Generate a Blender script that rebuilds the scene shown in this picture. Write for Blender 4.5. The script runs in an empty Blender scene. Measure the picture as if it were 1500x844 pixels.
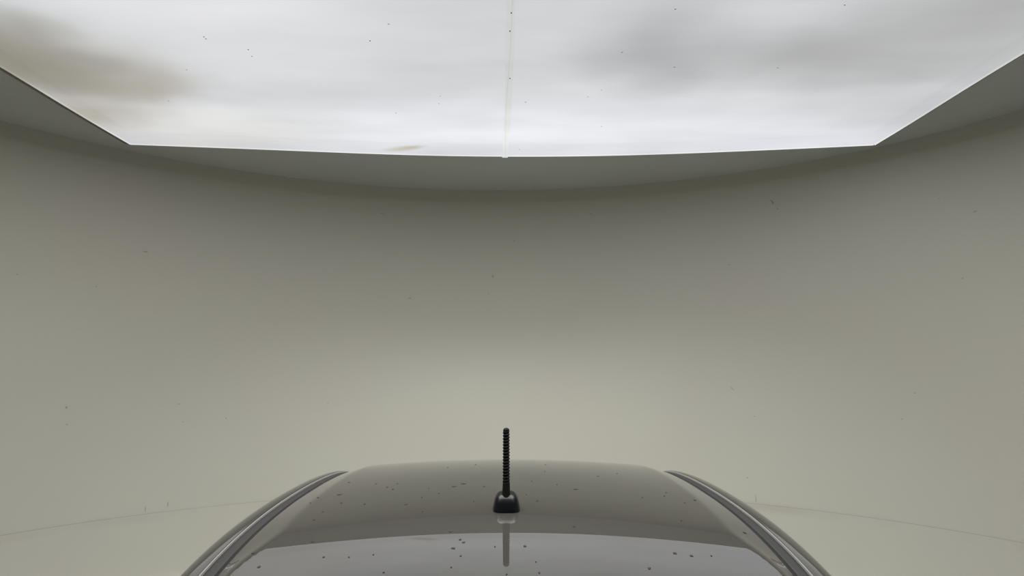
import bpy, math, random
import numpy as np
from mathutils import Vector, Matrix

# ------------------------------------------------------------------ camera, world, exposure
sc = bpy.context.scene
F, PITCH, YAW, CAMZ = 1040.0, math.atan(119 / 1040.0), math.atan(8 / 1046.8), 1.80
cam = bpy.data.objects.new('camera', bpy.data.cameras.new('camera'))
sc.collection.objects.link(cam)
cam.data.sensor_width = 36.0
cam.data.lens = 36.0 * F / 1500.0
cam.data.clip_start = 0.02
cam.location = (0, 0, CAMZ)
cam.rotation_euler = (math.pi / 2 + PITCH, 0, -YAW)
sc.camera = cam
w = bpy.data.worlds.new('world'); sc.world = w; w.use_nodes = True
w.node_tree.nodes['Background'].inputs[0].default_value = (0.5, 0.5, 0.5, 1)
w.node_tree.nodes['Background'].inputs[1].default_value = 0.02
vs = sc.view_settings
vs.view_transform = 'Standard'; vs.look = 'None'; vs.gamma = 1.0; vs.use_curve_mapping = False
vs.exposure = 0.0
sc.cycles.max_bounces = 24
sc.cycles.diffuse_bounces = 16
sc.cycles.glossy_bounces = 6
LIGHT = 1.11                                  # luminance of the backlit ceiling fabric
SHEER = 0.15                                  # share of lamp light the thin cloth lets straight through
# added area lamps just above the cloth, placed to brighten the round wall
def fill_lamp(x, y, sx, sy, watt, spread):
    d = bpy.data.lights.new('wall_fill_lamp', 'AREA')
    d.shape = 'RECTANGLE'; d.size = sx; d.size_y = sy
    d.energy = watt; d.spread = math.radians(spread); d.color = (1.0, 0.99, 0.96)
    o = bpy.data.objects.new('wall_fill_lamp', d); sc.collection.objects.link(o)
    o.location = (x, y, CAMZ + 1.56 + 0.05)
fill_lamp(-0.05, 1.75, 2.4, 1.5, 1310.0, 180)  # added fill over the car, out of view, lifts the wall
fill_lamp(-0.05, 4.63, 1.9, 0.7, 300.0, 109)  # added fill for the wall centre, beam narrowed to stay off the roof

def ray(px, py):
    u, v = px - 750.0, 422.0 - py
    d = (u, F * math.cos(PITCH) - v * math.sin(PITCH), F * math.sin(PITCH) + v * math.cos(PITCH))
    c, s = math.cos(YAW), math.sin(YAW)
    return Vector((d[0] * c + d[1] * s, -d[0] * s + d[1] * c, d[2])).normalized()

# ------------------------------------------------------------------ helpers
C = sc.collection
def mesh(name, verts, faces, mat, parent=None, smooth=True):
    me = bpy.data.meshes.new(name)
    me.from_pydata([tuple(v) for v in verts], [], faces)
    me.materials.append(mat)
    if smooth:
        me.polygons.foreach_set('use_smooth', [True] * len(me.polygons))
    me.update()
    o = bpy.data.objects.new(name, me)
    C.objects.link(o)
    if parent: o.parent = parent
    return o

def grid(nu, nv, fn, close_u=False, flip=False):
    """fn(i, j) -> point; returns verts, faces"""
    V = [fn(i, j) for i in range(nu) for j in range(nv)]
    Fs = []
    for i in range(nu if close_u else nu - 1):
        for j in range(nv - 1):
            a, b = i * nv + j, ((i + 1) % nu) * nv + j
            q = (a, b, b + 1, a + 1)
            Fs.append(q[::-1] if flip else q)
    return V, Fs

def lathe(profile, n=24, axis_fn=None, mod=None):
    """profile: list of (r, z); returns verts, faces"""
    V = []
    for (r, z) in profile:
        for k in range(n):
            a = 2 * math.pi * k / n
            rr = r * (mod(a, z) if mod else 1)
            p = Vector((rr * math.cos(a), rr * math.sin(a), z))
            V.append(axis_fn(p) if axis_fn else p)
    Fs = []
    for i in range(len(profile) - 1):
        for k in range(n):
            k2 = (k + 1) % n
            Fs.append((i * n + k, i * n + k2, (i + 1) * n + k2, (i + 1) * n + k))
    Fs.append(tuple(range(n))[::-1])
    Fs.append(tuple((len(profile) - 1) * n + k for k in range(n)))
    return V, Fs

def box(x0, x1, y0, y1, z0, z1):
    V = [(x, y, z) for x in (x0, x1) for y in (y0, y1) for z in (z0, z1)]
    Fs = [(0, 1, 3, 2), (4, 6, 7, 5), (0, 4, 5, 1), (2, 3, 7, 6), (0, 2, 6, 4), (1, 5, 7, 3)]
    return V, Fs

def join(*parts):
    V, Fs = [], []
    for (v, f) in parts:
        k = len(V); V += list(v); Fs += [tuple(i + k for i in q) for q in f]
    return V, Fs

def spline(xs, ys):
    """natural cubic spline"""
    xs, ys = np.array(xs, float), np.array(ys, float)
    n = len(xs); h = np.diff(xs)
    A = np.zeros((n, n)); b = np.zeros(n); A[0, 0] = A[-1, -1] = 1
    for i in range(1, n - 1):
        A[i, i - 1], A[i, i], A[i, i + 1] = h[i - 1], 2 * (h[i - 1] + h[i]), h[i]
        b[i] = 6 * ((ys[i + 1] - ys[i]) / h[i] - (ys[i] - ys[i - 1]) / h[i - 1])
    M = np.linalg.solve(A, b)
    def f(x):
        i = int(np.clip(np.searchsorted(xs, x) - 1, 0, n - 2)); d = h[i]
        a, c = (xs[i + 1] - x) / d, (x - xs[i]) / d
        return float(a * ys[i] + c * ys[i + 1] + ((a ** 3 - a) * M[i] + (c ** 3 - c) * M[i + 1]) * d * d / 6)
    return f

def empty(name, loc=(0, 0, 0)):
    o = bpy.data.objects.new(name, None); C.objects.link(o); o.location = loc
    o.empty_display_size = 0.2
    return o

def tag(o, label=None, cat=None, kind=None, group=None):
    if label: o['label'] = label
    if cat: o['category'] = cat
    if kind: o['kind'] = kind
    if group: o['group'] = group
    return o

# ------------------------------------------------------------------ materials
def principled(name, col, rough=0.5, metal=0.0, **kw):
    m = bpy.data.materials.new(name); m.use_nodes = True
    p = m.node_tree.nodes['Principled BSDF']
    p.inputs['Base Color'].default_value = (*col, 1)
    p.inputs['Roughness'].default_value = rough
    p.inputs['Metallic'].default_value = metal
    for k, v in kw.items():
        p.inputs[k].default_value = v
    return m

def noise_tint(m, c0, c1, scale=1.0, lo=0.35, hi=0.65, detail=3.0, stretch=(1, 1, 1)):
    nt = m.node_tree; N, L = nt.nodes, nt.links
    p = N['Principled BSDF']
    tc = N.new('ShaderNodeTexCoord'); mp = N.new('ShaderNodeMapping'); mp.inputs['Scale'].default_value = stretch
    no = N.new('ShaderNodeTexNoise'); no.inputs['Scale'].default_value = scale; no.inputs['Detail'].default_value = detail
    rp = N.new('ShaderNodeValToRGB')
    rp.color_ramp.elements[0].position = lo; rp.color_ramp.elements[0].color = (*c0, 1)
    rp.color_ramp.elements[1].position = hi; rp.color_ramp.elements[1].color = (*c1, 1)
    L.new(tc.outputs['Object'], mp.inputs[0]); L.new(mp.outputs[0], no.inputs['Vector'])
    L.new(no.outputs['Fac'], rp.inputs[0]); L.new(rp.outputs[0], p.inputs['Base Color'])
    return rp

M = {}
# painted plasterboard of the round wall: faint cloudy tint, faint scuffing along the joint at bumper height
def wall_material():
    m = principled('wall_paint', (0.78, 0.785, 0.70), 0.6)
    rp = noise_tint(m, (0.478, 0.459, 0.406), (0.482, 0.487, 0.428), 0.55, 0.3, 0.7, 4)
    nt = m.node_tree; N, L = nt.nodes, nt.links; p = N['Principled BSDF']
    tc = N.new('ShaderNodeTexCoord'); sep = N.new('ShaderNodeSeparateXYZ')
    L.new(tc.outputs['Object'], sep.inputs[0])
    # band of dirt around z = SEAM
    d = N.new('ShaderNodeMath'); d.operation = 'SUBTRACT'; d.inputs[1].default_value = 0.71
    L.new(sep.outputs[2], d.inputs[0])
    ab = N.new('ShaderNodeMath'); ab.operation = 'ABSOLUTE'; L.new(d.outputs[0], ab.inputs[0])
    mr = N.new('ShaderNodeMapRange'); mr.interpolation_type = 'SMOOTHSTEP'
    mr.inputs[1].default_value = 0.0; mr.inputs[2].default_value = 0.06
    mr.inputs[3].default_value = 1.0; mr.inputs[4].default_value = 0.0
    L.new(ab.outputs[0], mr.inputs[0])
    n2 = N.new('ShaderNodeTexNoise'); n2.inputs['Scale'].default_value = 1.1; n2.inputs['Detail'].default_value = 6
    L.new(tc.outputs['Object'], n2.inputs['Vector'])
    m2 = N.new('ShaderNodeMapRange'); m2.inputs[1].default_value = 0.42; m2.inputs[2].default_value = 0.62
    m2.inputs[3].default_value = 0.0; m2.inputs[4].default_value = 0.45
    L.new(n2.outputs['Fac'], m2.inputs[0])
    mu = N.new('ShaderNodeMath'); mu.operation = 'MULTIPLY'; L.new(mr.outputs[0], mu.inputs[0]); L.new(m2.outputs[0], mu.inputs[1])
    mx = N.new('ShaderNodeMix'); mx.data_type = 'RGBA'
    L.new(mu.outputs[0], mx.inputs['Factor']); L.new(rp.outputs[0], mx.inputs['A'])
    mx.inputs['B'].default_value = (0.39, 0.36, 0.315, 1)
    L.new(mx.outputs['Result'], p.inputs['Base Color'])
    # roller texture
    bn = N.new('ShaderNodeTexNoise'); bn.inputs['Scale'].default_value = 6; bn.inputs['Detail'].default_value = 5
    L.new(tc.outputs['Object'], bn.inputs['Vector'])
    bp = N.new('ShaderNodeBump'); bp.inputs['Strength'].default_value = 0.08; bp.inputs['Distance'].default_value = 0.02
    L.new(bn.outputs['Fac'], bp.inputs['Height']); L.new(bp.outputs[0], p.inputs['Normal'])
    return m
M['wall'] = wall_material()
M['ceiling'] = principled('ceiling_paint', (0.50, 0.51, 0.48), 0.8)
noise_tint(M['ceiling'], (0.455, 0.470, 0.458), (0.490, 0.505, 0.492), 0.8)
M['floor'] = principled('floor_paint', (0.70, 0.70, 0.66), 0.35)
noise_tint(M['floor'], (0.15, 0.15, 0.14), (0.18, 0.18, 0.165), 1.3)
M['paint'] = principled('bronze_grey_metallic_paint', (0.028, 0.027, 0.024), 0.5, 0.0, **{'Specular IOR Level': 0.0})
p = M['paint'].node_tree.nodes['Principled BSDF']
p.inputs['Coat Weight'].default_value = 1.0; p.inputs['Coat Roughness'].default_value = 0.015; p.inputs['Coat IOR'].default_value = 1.88
M['black_gloss'] = principled('black_moulding', (0.012, 0.012, 0.014), 0.22)
M['grey_mould'] = principled('dark_grey_moulding', (0.017, 0.017, 0.017), 0.6, **{'Specular IOR Level': 0.12})
M['rubber'] = principled('black_rubber', (0.008, 0.008, 0.009), 0.8, **{'Specular IOR Level': 0.1})
M['mast'] = principled('black_mast_rubber', (0.004, 0.004, 0.004), 0.7, **{'Specular IOR Level': 0.12})
M['antenna_base'] = principled('black_antenna_plastic', (0.003, 0.0033, 0.0042), 0.3, **{'Specular IOR Level': 0.12})
M['chrome'] = principled('chrome', (0.75, 0.75, 0.74), 0.12, 1.0)
M['rail_edge'] = principled('polished_flange', (0.13, 0.13, 0.125), 0.5)
M['glass'] = principled('tinted_glass', (0.015, 0.018, 0.018), 0.03)
M['tail'] = principled('red_lens', (0.35, 0.01, 0.01), 0.1)
M['headlamp'] = principled('clear_lens', (0.55, 0.56, 0.58), 0.08)
M['plate'] = principled('plate_white', (0.75, 0.75, 0.72), 0.4)
M['alloy'] = principled('wheel_alloy', (0.5, 0.5, 0.5), 0.3, 0.9)
M['dirt'] = principled('dried_mud', (0.028, 0.025, 0.021), 0.9, **{'Specular IOR Level': 0.1})
M['scuff'] = principled('scuff_grey', (0.34, 0.33, 0.29), 0.8)
M['frame'] = principled('frame_aluminium', (0.15, 0.137, 0.112), 0.5)
M['door'] = principled('door_grey', (0.16, 0.16, 0.155), 0.6)
M['staple'] = principled('staple_steel', (0.25, 0.24, 0.21), 0.5)

# backlit fabric: luminance is uneven (tubes behind, damp stains on the cloth)
KP = 1.56 / 1.60
PZ = CAMZ + 1.60 * KP
def on_panel(px, py):
    d = ray(px, py); return d * ((PZ - CAMZ) / d.z)
def fabric_material(name='backlit_fabric', tint=(1, 1, 1), sheer=None):
    m = bpy.data.materials.new(name); m.use_nodes = True
    nt = m.node_tree; N, L = nt.nodes, nt.links; N.clear()
    out = N.new('ShaderNodeOutputMaterial'); em = N.new('ShaderNodeEmission')
    tr = N.new('ShaderNodeBsdfTransparent'); mxs = N.new('ShaderNodeMixShader'); mxs.inputs[0].default_value = SHEER if sheer is None else sheer
    L.new(em.outputs[0], mxs.inputs[1]); L.new(tr.outputs[0], mxs.inputs[2])
    L.new(mxs.outputs[0], out.inputs[0]); em.inputs[1].default_value = LIGHT
    tc = N.new('ShaderNodeTexCoord')
    wn = N.new('ShaderNodeTexNoise'); wn.inputs['Scale'].default_value = 1.3; wn.inputs['Detail'].default_value = 2
    L.new(tc.outputs['Object'], wn.inputs['Vector'])
    off = N.new('ShaderNodeVectorMath'); off.operation = 'SUBTRACT'; off.inputs[1].default_value = (0.5, 0.5, 0.5)
    L.new(wn.outputs['Color'], off.inputs[0])
    sc_ = N.new('ShaderNodeVectorMath'); sc_.operation = 'SCALE'; sc_.inputs[3].default_value = 0.7
    L.new(off.outputs[0], sc_.inputs[0])
    pos = N.new('ShaderNodeVectorMath'); pos.operation = 'ADD'
    L.new(tc.outputs['Object'], pos.inputs[0]); L.new(sc_.outputs[0], pos.inputs[1])
    cur = N.new('ShaderNodeRGB'); cur.outputs[0].default_value = (*PANEL_BASE, 1)
    col = cur.outputs[0]
    for (cx, cy, rx, ry, c, a) in PANEL_BLOBS:
        mp = N.new('ShaderNodeMapping'); mp.vector_type = 'TEXTURE'
        mp.inputs['Location'].default_value = (cx, cy, 0); mp.inputs['Scale'].default_value = (rx, ry, 1000)
        L.new(pos.outputs[0], mp.inputs[0])
        ln = N.new('ShaderNodeVectorMath'); ln.operation = 'LENGTH'; L.new(mp.outputs[0], ln.inputs[0])
        mr = N.new('ShaderNodeMapRange'); mr.interpolation_type = 'SMOOTHSTEP'
        mr.inputs[1].default_value = 1.0; mr.inputs[2].default_value = 0.0
        mr.inputs[3].default_value = 0.0; mr.inputs[4].default_value = a
        L.new(ln.outputs['Value'], mr.inputs[0])
        mx = N.new('ShaderNodeMix'); mx.data_type = 'RGBA'
        L.new(mr.outputs[0], mx.inputs['Factor']); L.new(col, mx.inputs['A']); mx.inputs['B'].default_value = (*c, 1)
        col = mx.outputs['Result']
    n3 = N.new('ShaderNodeTexNoise'); n3.inputs['Scale'].default_value = 1.0; n3.inputs['Detail'].default_value = 3
    mp3 = N.new('ShaderNodeMapping'); mp3.inputs['Scale'].default_value = (0.9, 2.4, 1)
    L.new(tc.outputs['Object'], mp3.inputs[0]); L.new(mp3.outputs[0], n3.inputs['Vector'])
    m3 = N.new('ShaderNodeMapRange'); m3.inputs[1].default_value = 0.3; m3.inputs[2].default_value = 0.7
    m3.inputs[3].default_value = 0.93; m3.inputs[4].default_value = 1.05
    L.new(n3.outputs['Fac'], m3.inputs[0])
    vm = N.new('ShaderNodeVectorMath'); vm.operation = 'SCALE'
    L.new(col, vm.inputs[0]); L.new(m3.outputs[0], vm.inputs[3])
    tn = N.new('ShaderNodeVectorMath'); tn.operation = 'MULTIPLY'; tn.inputs[1].default_value = tint
    L.new(vm.outputs[0], tn.inputs[0]); L.new(tn.outputs[0], em.inputs[0])
    return m
def lin(*c): return tuple(((v / 255 + 0.055) / 1.055) ** 2.4 for v in c)
PANEL_BASE = lin(208, 209, 211)
def blob(px, py, rx, ry, c, a=1.0):
    q = on_panel(px, py); return (q.x, q.y - 2.6, rx, ry, lin(*c), a)
PANEL_BLOBS = [
    blob(743, 200, 2.9, 1.05, (240, 241, 246), 0.95),      # tubes close behind the cloth along the front
    blob(1180, 205, 1.3, 0.6, (236, 237, 244), 0.8),
    blob(330, 190, 1.2, 0.7, (232, 231, 228), 0.7),
    blob(330, 30, 1.3, 0.9, (228, 228, 230), 0.9),
    blob(960, 75, 0.55, 0.75, (176, 177, 178), 0.9),       # weak tube
    blob(1190, 85, 1.0, 0.6, (174, 174, 174), 0.9),
    blob(1450, 30, 1.1, 1.0, (176, 177, 176), 0.9),
    blob(125, 116, 0.90, 0.72, (166, 163, 151), 0.9),      # damp stains
    blob(235, 118, 0.42, 0.36, (172, 168, 156), 0.75),
    blob(15, 82, 0.55, 0.6, (138, 135, 123), 0.85),
    blob(75, 112, 0.5, 0.5, (150, 146, 133), 0.8),
    blob(140, 172, 0.75, 0.42, (182, 178, 167), 0.9),
    blob(600, 221, 0.22, 0.10, (196, 192, 172), 0.9),
]
M['fabric'] = fabric_material()
def emit(name, c, s):
    m = bpy.data.materials.new(name); m.use_nodes = True; nt = m.node_tree; nt.nodes.clear()
    o = nt.nodes.new('ShaderNodeOutputMaterial'); e = nt.nodes.new('ShaderNodeEmission')
    e.inputs[0].default_value = (*c, 1); e.inputs[1].default_value = s; nt.links.new(e.outputs[0], o.inputs[0])
    return m
M['hem'] = fabric_material('glowing_hem', (1.06, 1.06, 1.03))  # bright lit edge put into the hem as its own emission
M['seam'] = fabric_material('backlit_seam_tape', (0.89, 0.895, 0.86))

# ------------------------------------------------------------------ the round room
CX, CY, R = -0.11, 2.63, 3.82
ZC = CAMZ + 1.65                               # ceiling
SEAM, COVE = 0.73, 0.30
NA = 240
def polar(a, r, z): return (CX + r * math.sin(a), CY + r * math.cos(a), z)
DOOR = math.radians(35)                        # half width of the closed doorway behind the camera
a0, a1 = -math.pi + DOOR, math.pi - DOOR
nz = 24
V, Fs = grid(NA, nz, lambda i, j: polar(a0 + (a1 - a0) * i / (NA - 1), R, SEAM + (ZC + 0.02 - SEAM) * j / (nz - 1)))
wall = tag(mesh('wall_round', V, Fs, M['wall']), 'round beige-white studio wall', kind='structure')
# cove that sweeps from the wall into the floor, a hair proud of the wall at the joint
def cove_pt(i, j):
    a = a0 + (a1 - a0) * i / (NA - 1)
    if j < 2: return polar(a, R - 0.003, (SEAM, COVE)[j])
    t = math.pi / 2 * (j - 1) / 14
    return polar(a, R - 0.003 - COVE + COVE * math.cos(t), COVE - COVE * math.sin(t))
V, Fs = grid(NA, 16, cove_pt, flip=True)
tag(mesh('trim_1', V, Fs, M['wall']), 'curved cove between round wall and floor', kind='structure')
V, Fs = grid(64, 2, lambda i, j: polar(2 * math.pi * i / 64, (0.01, R + 0.1)[j], 0.0), close_u=True, flip=True)
tag(mesh('floor', V, Fs, M['floor'], smooth=False), 'pale grey painted floor', kind='structure')
V, Fs = grid(96, 2, lambda i, j: polar(2 * math.pi * i / 96, (0.01, R + 0.1)[j], ZC), close_u=True)
tag(mesh('ceiling', V, Fs, M['ceiling'], smooth=False), 'grey ceiling around the luminous panel', kind='structure')
# doorway behind the camera: two curved sliding leaves
door = tag(empty('door_1', polar(math.pi, R, 0)), 'curved sliding door of the studio', kind='structure')
for s in (-1, 1):
    b0, b1 = (math.pi - DOOR - 0.01, math.pi - 0.002) if s < 0 else (math.pi + 0.002, math.pi + DOOR + 0.01)
    V, Fs = grid(16, 2, lambda i, j: polar(b0 + (b1 - b0) * i / 15, R + 0.03, (0.0, ZC + 0.02)[j]))
    V = [Vector(v) - door.location for v in V]
    leaf = mesh('door_leaf', V, Fs, M['door'], door)
    hp = Vector(polar(math.pi + s * 0.03, R, 1.05)) - door.location
    V, Fs = box(hp.x - 0.015, hp.x + 0.015, hp.y + 0.0, hp.y + 0.04, hp.z - 0.12, hp.z + 0.12)
    mesh('door_handle', V, Fs, M['chrome'], leaf, smooth=False)

# small dark marks on the wall
def wall_hit(px, py):
    d = ray(px, py); o = Vector((-CX, -CY))
    a = d.x ** 2 + d.y ** 2; b = 2 * (d.x * o.x + d.y * o.y); c = o.x ** 2 + o.y ** 2 - (R - 0.0015) ** 2
    t = (-b + math.sqrt(b * b - 4 * a * c)) / 2 / a
    return Vector((d.x * t, d.y * t, CAMZ + d.z * t))
def dab(p, n, length, width, ang, k=9, seed=0, up=Vector((0, 0, 1))):
    rnd = random.Random(seed)
    n = n.normalized(); t = up.cross(n).normalized(); b = n.cross(t)
    e1 = t * math.cos(ang) + b * math.sin(ang); e2 = n.cross(e1)
    V = [p + n * min(0.0012, width * 0.3)]
    for i in range(k):
        q = 2 * math.pi * i / k; f = 1 + rnd.uniform(-0.3, 0.3)
        V.append(p + e1 * (length / 2 * f * math.cos(q)) + e2 * (width / 2 * f * math.sin(q)))
    return V, [(0, 1 + i, 1 + (i + 1) % k) for i in range(k)]
marks = [(753, 353, .018, .012, 0), (600, 437, .05, .010, .1), (601, 432, .012, .008, 0), (722, 405, .02, .035, .2),
         (715, 430, .014, .012, 0), (1131, 296, .05, .018, -1.0), (1139, 306, .03, .010, -.8), (1068, 388, .03, .010, 0),
         (1410, 408, .015, .012, 0), (25, 402, .014, .012, 0), (141, 420, .014, .010, 0), (213, 369, .05, .014, 0),
         (97, 597, .02, .022, .4), (98, 622, .025, .008, 0), (331, 613, .016, .012, 0), (268, 618, .012, .010, 0),
         (262, 592, .018, .012, 0), (1072, 569, .06, .008, -.9), (1340, 576, .016, .012, .3), (1321, 614, .016, .012, 0),
         (1105, 610, .015, .008, 0), (1095, 700, .02, .010, 0), (1107, 730, .008, .09, 0), (1259, 775, .014, .018, 0),
         (213, 746, .008, .05, 0), (246, 739, .008, .05, 0), (166, 790, .008, .06, 0), (1428, 310, .03, .010, .2),
         (573, 606, .012, .010, 0), (480, 591, .012, .012, 0), (865, 313, .03, .008, 0), (560, 313, .08, .006, 0), (1376, 291, .012, .010, 0)]
parts = []
for k, (px, py, l, h, a) in enumerate(marks):
    q = wall_hit(px, py)
    parts.append(dab(q, Vector((CX - q.x, CY - q.y, 0)), l * .8, h * .8, a, seed=k))
tag(mesh('scuff_marks', *join(*parts), M['scuff'], wall), kind='stuff')

# ------------------------------------------------------------------ luminous panel under the ceiling
panel = tag(empty('light_panel', (0, 2.6, PZ)), 'large backlit white fabric light panel hung under the grey ceiling', 'light panel')
XL, XR, YB = -2.69 * KP, 2.63 * KP, 0.25
front = spline([KP * v for v in (-2.69, -1.72, -0.63, 0.0, 0.8, 1.79, 2.63)], [KP * v for v in (4.945, 5.06, 5.185, 5.21, 5.18, 5.055, 4.92)])
seam_x = spline([0, 2.7, 5.3], [0.055, 0.022, -0.012])
PL = panel.location
rnd = random.Random(4)
def sheet(xa, xb, nm):
    nx, ny = 40, 60
    def fn(i, j):
        t = i / (nx - 1); v = j / (ny - 1)
        # corners share the straight side edges; the front edge is bowed
        xf = xa(1.0) + (xb(1.0) - xa(1.0)) * t
        y = YB + (front(xf) - YB) * v
        yy = y
        x = xa(yy) + (xb(yy) - xa(yy)) * t
        e = min(1, 8 * v * (1 - v)) * min(1, 8 * t * (1 - t))
        z = -0.006 * e * (1 + math.sin(1.7 * x + 0.8 * y) * 0.7 + math.sin(2.9 * y - x))
        return Vector((x, y, PZ + z)) - PL
    V, Fs = grid(nx, ny, fn, flip=True)
    return mesh(nm, V, Fs, M['fabric'], panel)
def fix(v): return lambda y: v
sheet(lambda y: XL, lambda y: seam_x(y if y > 1.01 else 5.0) , 'fabric_sheet')
sheet(lambda y: seam_x(y if y > 1.01 else 5.0), lambda y: XR, 'fabric_sheet')

def strip(pts, w0, z0, z1, nrm):
    """rectangular bar along a polyline, from the line outwards by w0 (nrm gives the outward direction)"""
    V = []
    for p in pts:
        n = nrm(p)
        for (o, z) in ((0, z0), (w0, z0), (w0, z1), (0, z1)):
            V.append(Vector((p[0] + n[0] * o, p[1] + n[1] * o, z)) - PL)
    Fs = []
    for i in range(len(pts) - 1):
        for k in range(4):
            a, b = i * 4 + k, i * 4 + (k + 1) % 4
            Fs.append((a, b, b + 4, a + 4))
    Fs += [(0, 1, 2, 3)[::-1], tuple(len(V) - 4 + k for k in range(4))]
    return V, Fs
fpts = [(XL + (XR - XL) * i / 60, front(XL + (XR - XL) * i / 60)) for i in range(61)]
lpts = [(XL + 0.004 * math.sin(4 * y), y) for y in np.linspace(YB, front(XL), 20)]
rpts = [(XR + 0.006 * math.sin(3.1 * y), y) for y in np.linspace(YB, front(XR), 20)]
bpts = [(XL, YB), (XR, YB)]
sides = [('f', fpts, lambda p: (0, 1), 0.012), ('l', lpts, lambda p: (-1, 0), 0.030), ('r', rpts, lambda p: (1, 0), 0.012), ('b', bpts, lambda p: (0, -1), 0.03)]
for (nm, pts, n, fw) in sides:
    V, Fs = strip(pts, 0.006, PZ - 0.004, PZ + 0.004, n)
    mesh('hem', V, Fs, M['hem'], panel, smooth=False)
    V, Fs = strip([(p[0] + n(p)[0] * 0.006, p[1] + n(p)[1] * 0.006) for p in pts], fw, PZ - 0.001, ZC + 0.01, n)
    mesh('frame_bar', V, Fs, M['frame'], panel, smooth=False)
# seam: taped overlap of the two sheets, with the stitched line and a few staples
sy = np.linspace(YB, front(seam_x(5.2)) - 0.002, 30)
V, Fs = strip([(seam_x(y) - 0.022 + 0.004 * math.sin(2 * y), y) for y in sy], 0.042, PZ - 0.014, PZ - 0.011, lambda p: (1, 0))
tape = mesh('seam_tape', V, Fs, M['seam'], panel, smooth=False)
M['stitch'] = fabric_material('seam_stitch', (0.80, 0.80, 0.74))
V, Fs = strip([(seam_x(y) - 0.004 + 0.006 * math.sin(2.6 * y), y) for y in sy], 0.004, PZ - 0.0155, PZ - 0.014, lambda p: (1, 0))
mesh('stitch_line', V, Fs, M['stitch'], tape, smooth=False)
for (px, py) in ((747, 41), (747, 111), (749, 14)):
    q = on_panel(px, py) + Vector((0, 0, CAMZ))
    V, Fs = lathe([(0.002, -0.018), (0.0035, -0.017), (0.0035, -0.011)], 8, lambda p: p + Vector((q.x, q.y, PZ)) - PL)
    mesh('staple', V, Fs, M['staple'], tape, smooth=False)
specks = [(302, 51), (299, 48), (364, 67), (369, 77), (274, 97), (542, 54), (569, 29), (645, 136), (643, 147), (580, 161),
          (770, 145), (911, 71), (881, 127), (861, 137), (989, 7), (1139, 94), (881, 181), (761, 215), (1237, 1), (247, 143), (988, 93)]
parts = []
for k, (px, py) in enumerate(specks):
    q = on_panel(px, py) + Vector((0, 0, CAMZ - 0.02))
    parts.append(dab(q - PL, Vector((0, 0, -1)), 0.010, 0.007, rnd.uniform(0, 3), 7, k, Vector((0, 1, 0))))
tag(mesh('dust_specks', *join(*parts), M['staple'], panel), kind='stuff')

# ------------------------------------------------------------------ the car (seen over its boot lid, only the roof in view)
car = tag(empty('car', (0, 2.25, 0)), 'bronze-grey car with dusty roof and short black antenna, parked before the round wall', 'car')
CO = car.location
def cm(name, VF, mat, parent=car, smooth=True):
    V = [Vector(v) - CO for v in VF[0]]
    return mesh(name, V, VF[1], mat, parent, smooth)

SLOPE = spline([0.95, 1.2, 1.41, 1.6, 1.8, 2.05, 2.35, 2.60, 2.8, 3.0], [0.30, 0.215, 0.149, 0.089, 0.040, 0.0, -0.052, -0.124, -0.22, -0.33])
ys = np.linspace(0.95, 3.0, 821)
zs = np.concatenate([[0], np.cumsum([(SLOPE(a) + SLOPE(b)) / 2 * (b - a) for a, b in zip(ys[:-1], ys[1:])])])
zs = zs - np.interp(2.60, ys, zs) + CAMZ - 0.1236 * 2.60
def zc(y): return float(np.interp(y, ys, zs))
DIFF = spline([0.95, 1.2, 1.41, 1.7, 2.05, 2.6, 3.0], [0.085, 0.073, 0.062, 0.054, 0.050, 0.042, 0.040])
W = spline([0.95, 1.4, 2.0, 2.55, 3.0], [0.553, 0.555, 0.557, 0.553, 0.560])
def zg(y): return zc(y) - DIFF(y)
YR0, YR1 = 1.02, 2.86                          # rear and front edge of the roof panel
CR = 0.855                                     # crease position (share of the half width)
def roof_z(x, y):
    wv = W(y); s = min(1.0, abs(x) / wv)
    D = DIFF(y)
    fd = min(1, max(0, (1.58 - y) / 0.22)); ff = fd * fd * (3 - 2 * fd)
    cr = CR + 0.085 * ff                       # the crease runs out into the roof edge at the back
    k = (0.46 + 0.19 * ff) * D                 # drop at the crease
    sl_out = (D - k) / (1 - cr)
    b = 0.012
    def raw(u): return k * (u / cr) ** 2 if u < cr else k + (u - cr) * sl_out
    if abs(s - cr) < 2 * b:                    # rounded crease
        acc = 0; wsum = 0
        for i in range(-8, 9):
            g = math.exp(-0.5 * (i / 3.2) ** 2); acc += g * raw(s + i * b / 6); wsum += g
        drop = acc / wsum
    else:
        drop = raw(s)
    return zc(y) - drop
nx, ny = 121, 150
xs_unit = [math.copysign(abs(t) ** 0.8, t) for t in np.linspace(-1, 1, nx)]
def roof_pt(i, j):
    y = YR0 + (YR1 - YR0) * j / (ny - 1)
    x = xs_unit[i] * W(y)
    return Vector((x, y, roof_z(x, y)))
top = grid(nx, ny, roof_pt)
V = list(top[0]); Fs = [q[::-1] for q in top[1]]
# turned-down flange along both sides
for i, flip in ((0, True), (nx - 1, False)):
    base = len(V)
    for j in range(ny):
        q = roof_pt(i, j); V.append(q + Vector((0, 0, -0.014)))
    for j in range(ny - 1):
        a, b = i * ny + j, i * ny + j + 1
        f = (a, b, base + j + 1, base + j)
        Fs.append(f if not flip else f[::-1])
roof = cm('roof_panel', (V, Fs), M['paint'])
me = roof.data
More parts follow.
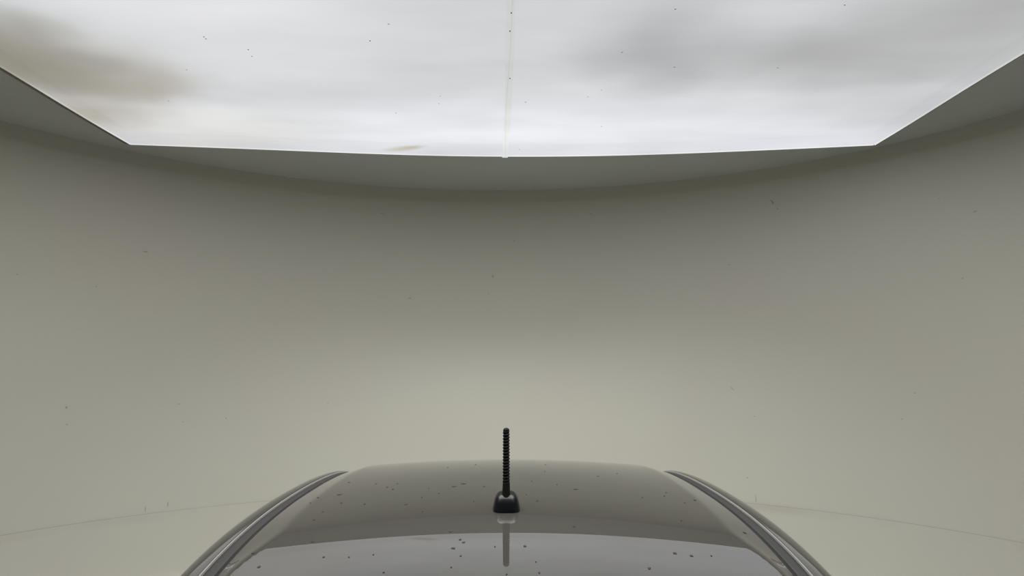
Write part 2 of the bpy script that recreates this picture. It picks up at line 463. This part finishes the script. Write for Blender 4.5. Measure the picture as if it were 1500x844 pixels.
# sweeps along the roof ditch: section given as (outward, up) offsets from the roof edge
PIL_R = [(0.40, 0.660, 0.930), (0.62, 0.610, 1.085), (0.82, 0.572, zg(1.0) - 0.105)]
PIL_F = [(3.10, 0.585, zg(2.95) - 0.105), (3.45, 0.645, 1.12), (3.80, 0.715, 0.935)]
cy = [p[0] for p in PIL_R] + list(np.linspace(1.02, 2.86, 12)) + [p[0] for p in PIL_F]
cxv = [p[1] for p in PIL_R] + [W(y) for y in np.linspace(1.02, 2.86, 12)] + [p[1] for p in PIL_F]
czv = [p[2] for p in PIL_R] + [zg(y) for y in np.linspace(1.02, 2.86, 12)] + [p[2] for p in PIL_F]
ex, ez = spline(cy, cxv), spline(cy, czv)
def edge(y): 
    if 1.02 <= y <= 2.86: return Vector((W(y), y, zg(y)))
    return Vector((ex(y), y, ez(y)))
def sweep(section, y0, y1, n, side, closed=False):
    V = []; m = len(section)
    for i in range(n):
        y = y0 + (y1 - y0) * i / (n - 1)
        p = edge(y); t = (edge(y + 0.01) - edge(y - 0.01)); t.x = 0; t.normalize()
        up = Vector((0, -t.z, t.y))
        for (o, h) in section:
            q = p + Vector((o, 0, 0)) + up * h
            V.append(Vector((q.x * side, q.y, q.z)))
    Fs = []
    for i in range(n - 1):
        for k in range(m if closed else m - 1):
            a, b = i * m + k, i * m + (k + 1) % m
            f = (a, b, b + m, a + m)
            Fs.append(f if side > 0 else f[::-1])
    return V, Fs
RAIL = [(0.0335, -0.014), (0.0345, 0.0000), (0.038, 0.0018), (0.046, 0.0024), (0.056, 0.0012), (0.067, -0.002), (0.077, -0.008),
        (0.086, -0.017), (0.093, -0.029), (0.098, -0.044), (0.101, -0.062), (0.098, -0.066), (0.06, -0.066)]
for s in (1, -1):
    cm('ditch_seal', sweep([(-0.002, -0.013), (0.0000, 0.0000), (0.0050, -0.0008), (0.0065, -0.013)], 0.42, 3.78, 150, s), M['rubber'])
    cm('ditch_moulding', sweep([(0.0055, -0.014), (0.0060, -0.0022), (0.012, -0.0022), (0.022, -0.0028), (0.030, -0.0032), (0.0322, -0.012)], 0.42, 3.78, 150, s), M['grey_mould'])
    cm('roof_rail_edge', sweep([(0.0318, -0.012), (0.0322, -0.0008), (0.0328, 0.0004), (0.0340, 0.0004), (0.0352, -0.012)], 0.42, 3.78, 150, s), M['rail_edge'])
    cm('roof_side_rail', sweep(RAIL, 0.40, 3.80, 150, s), M['paint'])

# lower body: lofted shell from boot to bonnet, wheel wells cut
ST = [0.06, 0.10, 0.20, 0.42, 0.70, 1.2, 2.25, 3.2, 3.75, 4.10, 4.32, 4.42, 4.46]
f_deck = spline(ST, [0.72, 0.86, 0.955, 0.965, 0.96, 0.95, 0.95, 0.95, 0.935, 0.86, 0.77, 0.68, 0.60])
f_belt = spline(ST, [0.70, 0.82, 0.90, 0.92, 0.925, 0.92, 0.91, 0.90, 0.885, 0.81, 0.73, 0.65, 0.58])
f_wb = spline(ST, [0.50, 0.60, 0.67, 0.715, 0.74, 0.765, 0.785, 0.78, 0.755, 0.70, 0.62, 0.54, 0.46])
f_wm = spline(ST, [0.62, 0.71, 0.785, 0.83, 0.845, 0.855, 0.86, 0.86, 0.85, 0.81, 0.74, 0.65, 0.55])
f_sill = spline(ST, [0.32, 0.27, 0.23, 0.21, 0.20, 0.19, 0.19, 0.19, 0.20, 0.21, 0.23, 0.26, 0.31])
def ring(y):
    d, b, wb, wm, s = f_deck(y), f_belt(y), f_wb(y), f_wm(y), f_sill(y)
    h = [(0.0, d), (0.35 * wb, d - 0.02 * (d - b)), (0.7 * wb, d - 0.25 * (d - b)), (0.92 * wb, b + 0.012), (wb, b - 0.004), (wb + 0.3 * (wm - wb), b - 0.03),
         (wb + 0.75 * (wm - wb), b - 0.12), (wm, s + 0.62 * (b - s)), (wm, s + 0.40 * (b - s)), (wm - 0.008, s + 0.18 * (b - s)), (wm - 0.04, s + 0.03), (wm - 0.09, s), (0.3, s - 0.005)]
    pts = h + [(0.0, s - 0.005)] + [(-x, z) for (x, z) in h[:0:-1]]
    return [Vector((x, y, z)) for (x, z) in pts]
yst = list(np.linspace(0.06, 0.4, 12)) + list(np.linspace(0.5, 3.9, 30)) + list(np.linspace(4.0, 4.46, 14))
rings = [ring(y) for y in yst]
m = len(rings[0]); V = [p for r in rings for p in r]; Fs = []
for i in range(len(rings) - 1):
    for k in range(m):
        a, b = i * m + k, i * m + (k + 1) % m
        Fs.append((a, a + m, b + m, b))
Fs.append(tuple(range(m))); Fs.append(tuple((len(rings) - 1) * m + k for k in range(m))[::-1])
body = cm('body', (V, Fs), M['paint'])
WY = (0.98, 3.56); WR = 0.315
for wy in WY:
    for s in (-1, 1):
        cut = mesh('cutter', *lathe([(0.355, 0.0), (0.355, 0.4)], 40, lambda p: Vector((s * (0.60 + p.z), wy + p.x, WR + p.y)) - CO), M['rubber'], car)
        md = body.modifiers.new('well', 'BOOLEAN'); md.operation = 'DIFFERENCE'; md.object = cut; md.solver = 'EXACT'
bpy.context.view_layer.update()
dg = bpy.context.evaluated_depsgraph_get()
nm = bpy.data.meshes.new_from_object(body.evaluated_get(dg))
body.modifiers.clear(); body.data = nm
for o in [o for o in list(C.objects) if o.name.startswith('cutter')]:
    bpy.data.objects.remove(o, do_unlink=True)

# greenhouse: side glass and pillars between the rail and the belt, windscreen and rear window
def rail_low(y):
    p = edge(y); t = (edge(y + 0.01) - edge(y - 0.01)); t.x = 0; t.normalize()
    up = Vector((0, -t.z, t.y)); return p + Vector((0.086, 0, 0)) + up * -0.060
def side(t, v):
    """t along the side 0 rear .. 1 front, v 0 belt .. 1 rail"""
    yt = 0.46 + (3.74 - 0.46) * t; yb = 0.50 + (3.68 - 0.50) * t
    a = rail_low(yt); b = Vector((f_wb(yb) + 0.004, yb, f_belt(yb) - 0.012))
    q = a * v + b * (1 - v); q.x += 0.018 * math.sin(math.pi * v)
    return q
def side_patch(t0, t1, off, s):
    def fn(i, j):
        q = side(t0 + (t1 - t0) * i / 15, j / 9); return Vector((s * (q.x + off), q.y, q.z))
    return grid(16, 10, fn, flip=(s < 0))
for s in (1, -1):
    cm('rear_pillar', side_patch(0.0, 0.20, 0.0, s), M['paint'])
    cm('side_window', side_patch(0.20, 0.475, -0.006, s), M['glass'])
    cm('centre_pillar', side_patch(0.475, 0.515, 0.0, s), M['black_gloss'])
    cm('side_window', side_patch(0.515, 0.90, -0.006, s), M['glass'])
    cm('mirror_triangle', side_patch(0.90, 1.0, 0.0, s), M['black_gloss'])
    cm('belt_trim', grid(40, 4, lambda i, j: (lambda q: Vector((s * (q.x + (0, 0.008, 0.008, 0)[j]), q.y, q.z + (-0.006, -0.004, 0.012, 0.014)[j])))(side(0.2 + 0.7 * i / 39, 0.0)), flip=(s < 0)), M['chrome'])
def screen(y_top, y_bot, zb, bow):
    def fn(i, j):
        t = i / 30 * 2 - 1; v = j / 20
        y = y_top + (y_bot - y_top) * v
        e = edge(y); c = (1 - t * t)
        zt = e.z + c * (DIFF(min(max(y_top, 0.95), 3.0)) * (1 - v) + 0.02 * v)
        return Vector((t * e.x, y + bow * c * v, zt - 0.004))
    return grid(31, 21, fn, flip=(y_top > y_bot))
cm('rear_window', screen(YR0 - 0.004, 0.44, 0.93, -0.05), M['glass'])
cm('windscreen', screen(YR1 + 0.004, 3.76, 0.93, 0.10), M['glass'])
# lamps, plate, bumpers, mirrors, handles
for s in (1, -1):
    V, Fs = grid(12, 8, lambda i, j: Vector((s * (f_wb(0.14) * 0.72 + (f_wm(0.30) - f_wb(0.14) * 0.72 + 0.005) * (i / 11)), 0.072 + 0.22 * (i / 11) ** 2.2 - 0.01 * math.sin(math.pi * j / 7), 0.64 + 0.16 * j / 7)), flip=(s > 0))
    cm('tail_lamp', (V, Fs), M['tail'])
    V, Fs = grid(12, 8, lambda i, j: Vector((s * (0.36 + 0.40 * (i / 11)), 4.475 - 0.28 * (i / 11) ** 2.0 + 0.012 * math.sin(math.pi * j / 7), 0.57 + 0.12 * j / 7)), flip=(s < 0))
    cm('headlamp', (V, Fs), M['headlamp'])
    mir = cm('door_mirror', lathe([(0.03, -0.10), (0.06, -0.088), (0.072, -0.04), (0.074, 0.02), (0.066, 0.07), (0.045, 0.095), (0.01, 0.102)], 20, lambda p: Vector((s * (0.875 + p.z), 3.32 + p.y * 0.9, 1.00 + p.x))), M['paint'])
    cm('mirror_arm', box(min(s * 0.75, s * 0.84), max(s * 0.75, s * 0.84), 3.31, 3.36, 0.945, 0.97), M['black_gloss'], mir, False)
    for yy in (1.25, 2.25):
        cm('door_handle', lathe([(0.006, -0.09), (0.013, -0.07), (0.014, 0.07), (0.006, 0.09)], 12, lambda p: Vector((s * (0.862 + p.x * 0.6), yy + p.z, 0.77 + p.y))), M['paint'])
cm('number_plate', box(-0.26, 0.26, 0.045, 0.064, 0.56, 0.67), M['plate'], car, False)
cm('bumper_insert', box(-0.55, 0.55, 0.052, 0.08, 0.33, 0.42), M['black_gloss'], car, False)
cm('grille', box(-0.34, 0.34, 4.44, 4.475, 0.42, 0.55), M['black_gloss'], car, False)

# wheels: tyre, rim with spokes
for wy in WY:
    for s in (1, -1):
        def ax(p, s=s, wy=wy): return Vector((s * (0.755 + p.z), wy + p.x, WR + p.y))
        tyre = cm('tyre', lathe([(0.20, -0.095), (0.285, -0.10), (0.308, -0.085), (0.315, -0.05), (0.315, 0.05), (0.308, 0.085), (0.285, 0.10), (0.215, 0.095), (0.20, 0.05)], 48, ax), M['rubber'])
        rim = [lathe([(0.19, -0.06), (0.214, -0.05), (0.214, 0.088), (0.205, 0.09), (0.196, 0.05), (0.19, -0.055)], 40, ax), lathe([(0.05, -0.05), (0.05, 0.075), (0.03, 0.085)], 16, ax)]
        for k in range(5):
            a = 2 * math.pi * k / 5; c_, s_ = math.cos(a), math.sin(a)
            bx_ = box(0.03, 0.20, -0.028, 0.028, 0.045, 0.075)
            rim.append(([ax(Vector((v[0] * c_ - v[1] * s_, v[0] * s_ + v[1] * c_, v[2]))) for v in bx_[0]], bx_[1]))
        cm('wheel_rim', join(*rim), M['alloy'], tyre, False)

# antenna: moulded foot and a short spiral mast
AY = 1.625
az = roof_z(0, AY)
slope = SLOPE(AY)
foot = []
prof = [(1.00, 0.000), (1.00, 0.003), (0.97, 0.008), (0.90, 0.018), (0.80, 0.027), (0.62, 0.0335), (0.35, 0.0365), (0.05, 0.0372)]
nA = 40
Vb = []
for (r, z) in prof:
    for k in range(nA):
        a = 2 * math.pi * k / nA
        cx_, sy_ = math.cos(a), math.sin(a)
        e = 0.55                                # squarish plan
        x = math.copysign(abs(cx_) ** e, cx_) * 0.0300 * r
        y = math.copysign(abs(sy_) ** e, sy_) * 0.036 * r
        Vb.append(Vector((x, AY + y + z * 0.10, roof_z(x, AY + y) + z - 0.0005)))
Fb = []
for i in range(len(prof) - 1):
    for k in range(nA):
        k2 = (k + 1) % nA
        Fb.append((i * nA + k, i * nA + k2, (i + 1) * nA + k2, (i + 1) * nA + k))
Fb.append(tuple((len(prof) - 1) * nA + k for k in range(nA)))
afoot = cm('antenna_foot', (Vb, Fb), M['antenna_base'])
tag(afoot, 'black plastic antenna foot')
LEAN = math.radians(4)
ML = 0.160
root = Vector((-0.0005, AY - 0.014, az + 0.018))
rot = Matrix.Rotation(-LEAN, 3, 'X')
def mast_ax(p): return root + rot @ p
pr = []
n = 260
for i in range(n + 1):
    z = ML * i / n
    t = z / ML
    r = 0.0098 - 0.0022 * min(1, t / 0.30) - 0.0006 * t
    if z < 0.006: r *= math.sqrt(max(0.05, 1 - ((0.006 - z) / 0.006) ** 2))
    if z > ML - 0.006: r *= math.sqrt(max(0.02, 1 - ((z - ML + 0.006) / 0.006) ** 2))
    pr.append((r, z))
def helix(a, z):
    k = min(1, max(0, (z - 0.035) / 0.015)) * min(1, max(0, (ML - 0.008 - z) / 0.004))
    return 1 + 0.13 * k * math.cos(2 * math.pi * z / 0.0066 - a)
mast = cm('antenna_mast', lathe(pr, 20, mast_ax, helix), M['mast'], afoot)
tag(mast, 'short black spiral-ribbed antenna mast')

# dried mud specks on the roof
def roof_hit(px, py):
    d = ray(px, py); lo = None; t = 0.9
    o = Vector((0, 0, CAMZ))
    while t < 3.2:
        q = o + d * t
        if YR0 < q.y < YR1 and abs(q.x) < W(q.y) and q.z < roof_z(q.x, q.y): lo = t; break
        t += 0.002
    return (o + d * lo) if lo else None
spots = [(660, 779, .010, .005), (674, 791, .008, .004), (679, 795, .008, .004), (664, 804, .012, .005), (725, 801, .005, .004), (769, 801, .007, .005),
         (988, 811, .011, .006), (1013, 815, .010, .006), (951, 833, .009, .006), (1042, 815, .006, .003), (458, 794, .008, .004), (371, 811, .010, .005), (379, 831, .010, .006),
         (474, 817, .007, .004), (511, 817, .005, .003), (562, 839, .005, .003), (661, 832, .005, .003), (675, 815, .005, .003), (547, 813, .004, .003),
         (679, 709, .022, .004), (665, 713, .02, .003), (595, 739, .012, .005), (497, 725, .02, .004), (500, 737, .008, .004), (534, 739, .007, .003), (709, 713, .010, .003), (643, 723, .008, .003),
         (843, 717, .020, .004), (816, 710, .008, .003), (799, 681, .010, .002), (876, 698, .012, .002), (798, 691, .008, .002), (941, 729, .008, .003), (973, 727, .006, .003), (1018, 733, .010, .004),
         (1003, 737, .006, .003), (787, 734, .008, .003), (771, 725, .004, .002), (998, 763, .006, .003), (460, 762, .008, .003), (473, 750, .006, .003), (466, 729, .010, .003), (455, 737, .008, .003),
         (576, 717, .010, .003), (628, 716, .008, .002), (582, 709, .012, .002), (567, 714, .010, .002), (618, 729, .006, .003), (619, 750, .006, .003), (694, 735, .005, .003), (1091, 781, .014, .004), (551, 709, .012, .002),
         (904, 694, .008, .002), (779, 705, .006, .002), (841, 772, .006, .003), (976, 722, .010, .002), (511, 707, .010, .002), (697, 681, .012, .002), (656, 685, .010, .002), (742, 842, .004, .003), (790, 840, .005, .003), (785, 824, .004, .003)]
parts = []
for k, (px, py, l, h) in enumerate(spots):
    q = roof_hit(px, py)
    if q is None: continue
    e = 0.004
    n = Vector((-(roof_z(q.x + e, q.y) - roof_z(q.x - e, q.y)) / (2 * e), -(roof_z(q.x, q.y + e) - roof_z(q.x, q.y - e)) / (2 * e), 1)).normalized()
    q = Vector((q.x, q.y, roof_z(q.x, q.y))) + n * 0.0006
    parts.append(dab(q, n, l * 0.75, min(0.009, h * 1.7), random.Random(k).uniform(-0.3, 0.3), 8, k, Vector((0, 1, 0))))
sp = cm('mud_specks', join(*parts), M['dirt'], roof, False)
tag(sp, kind='stuff')
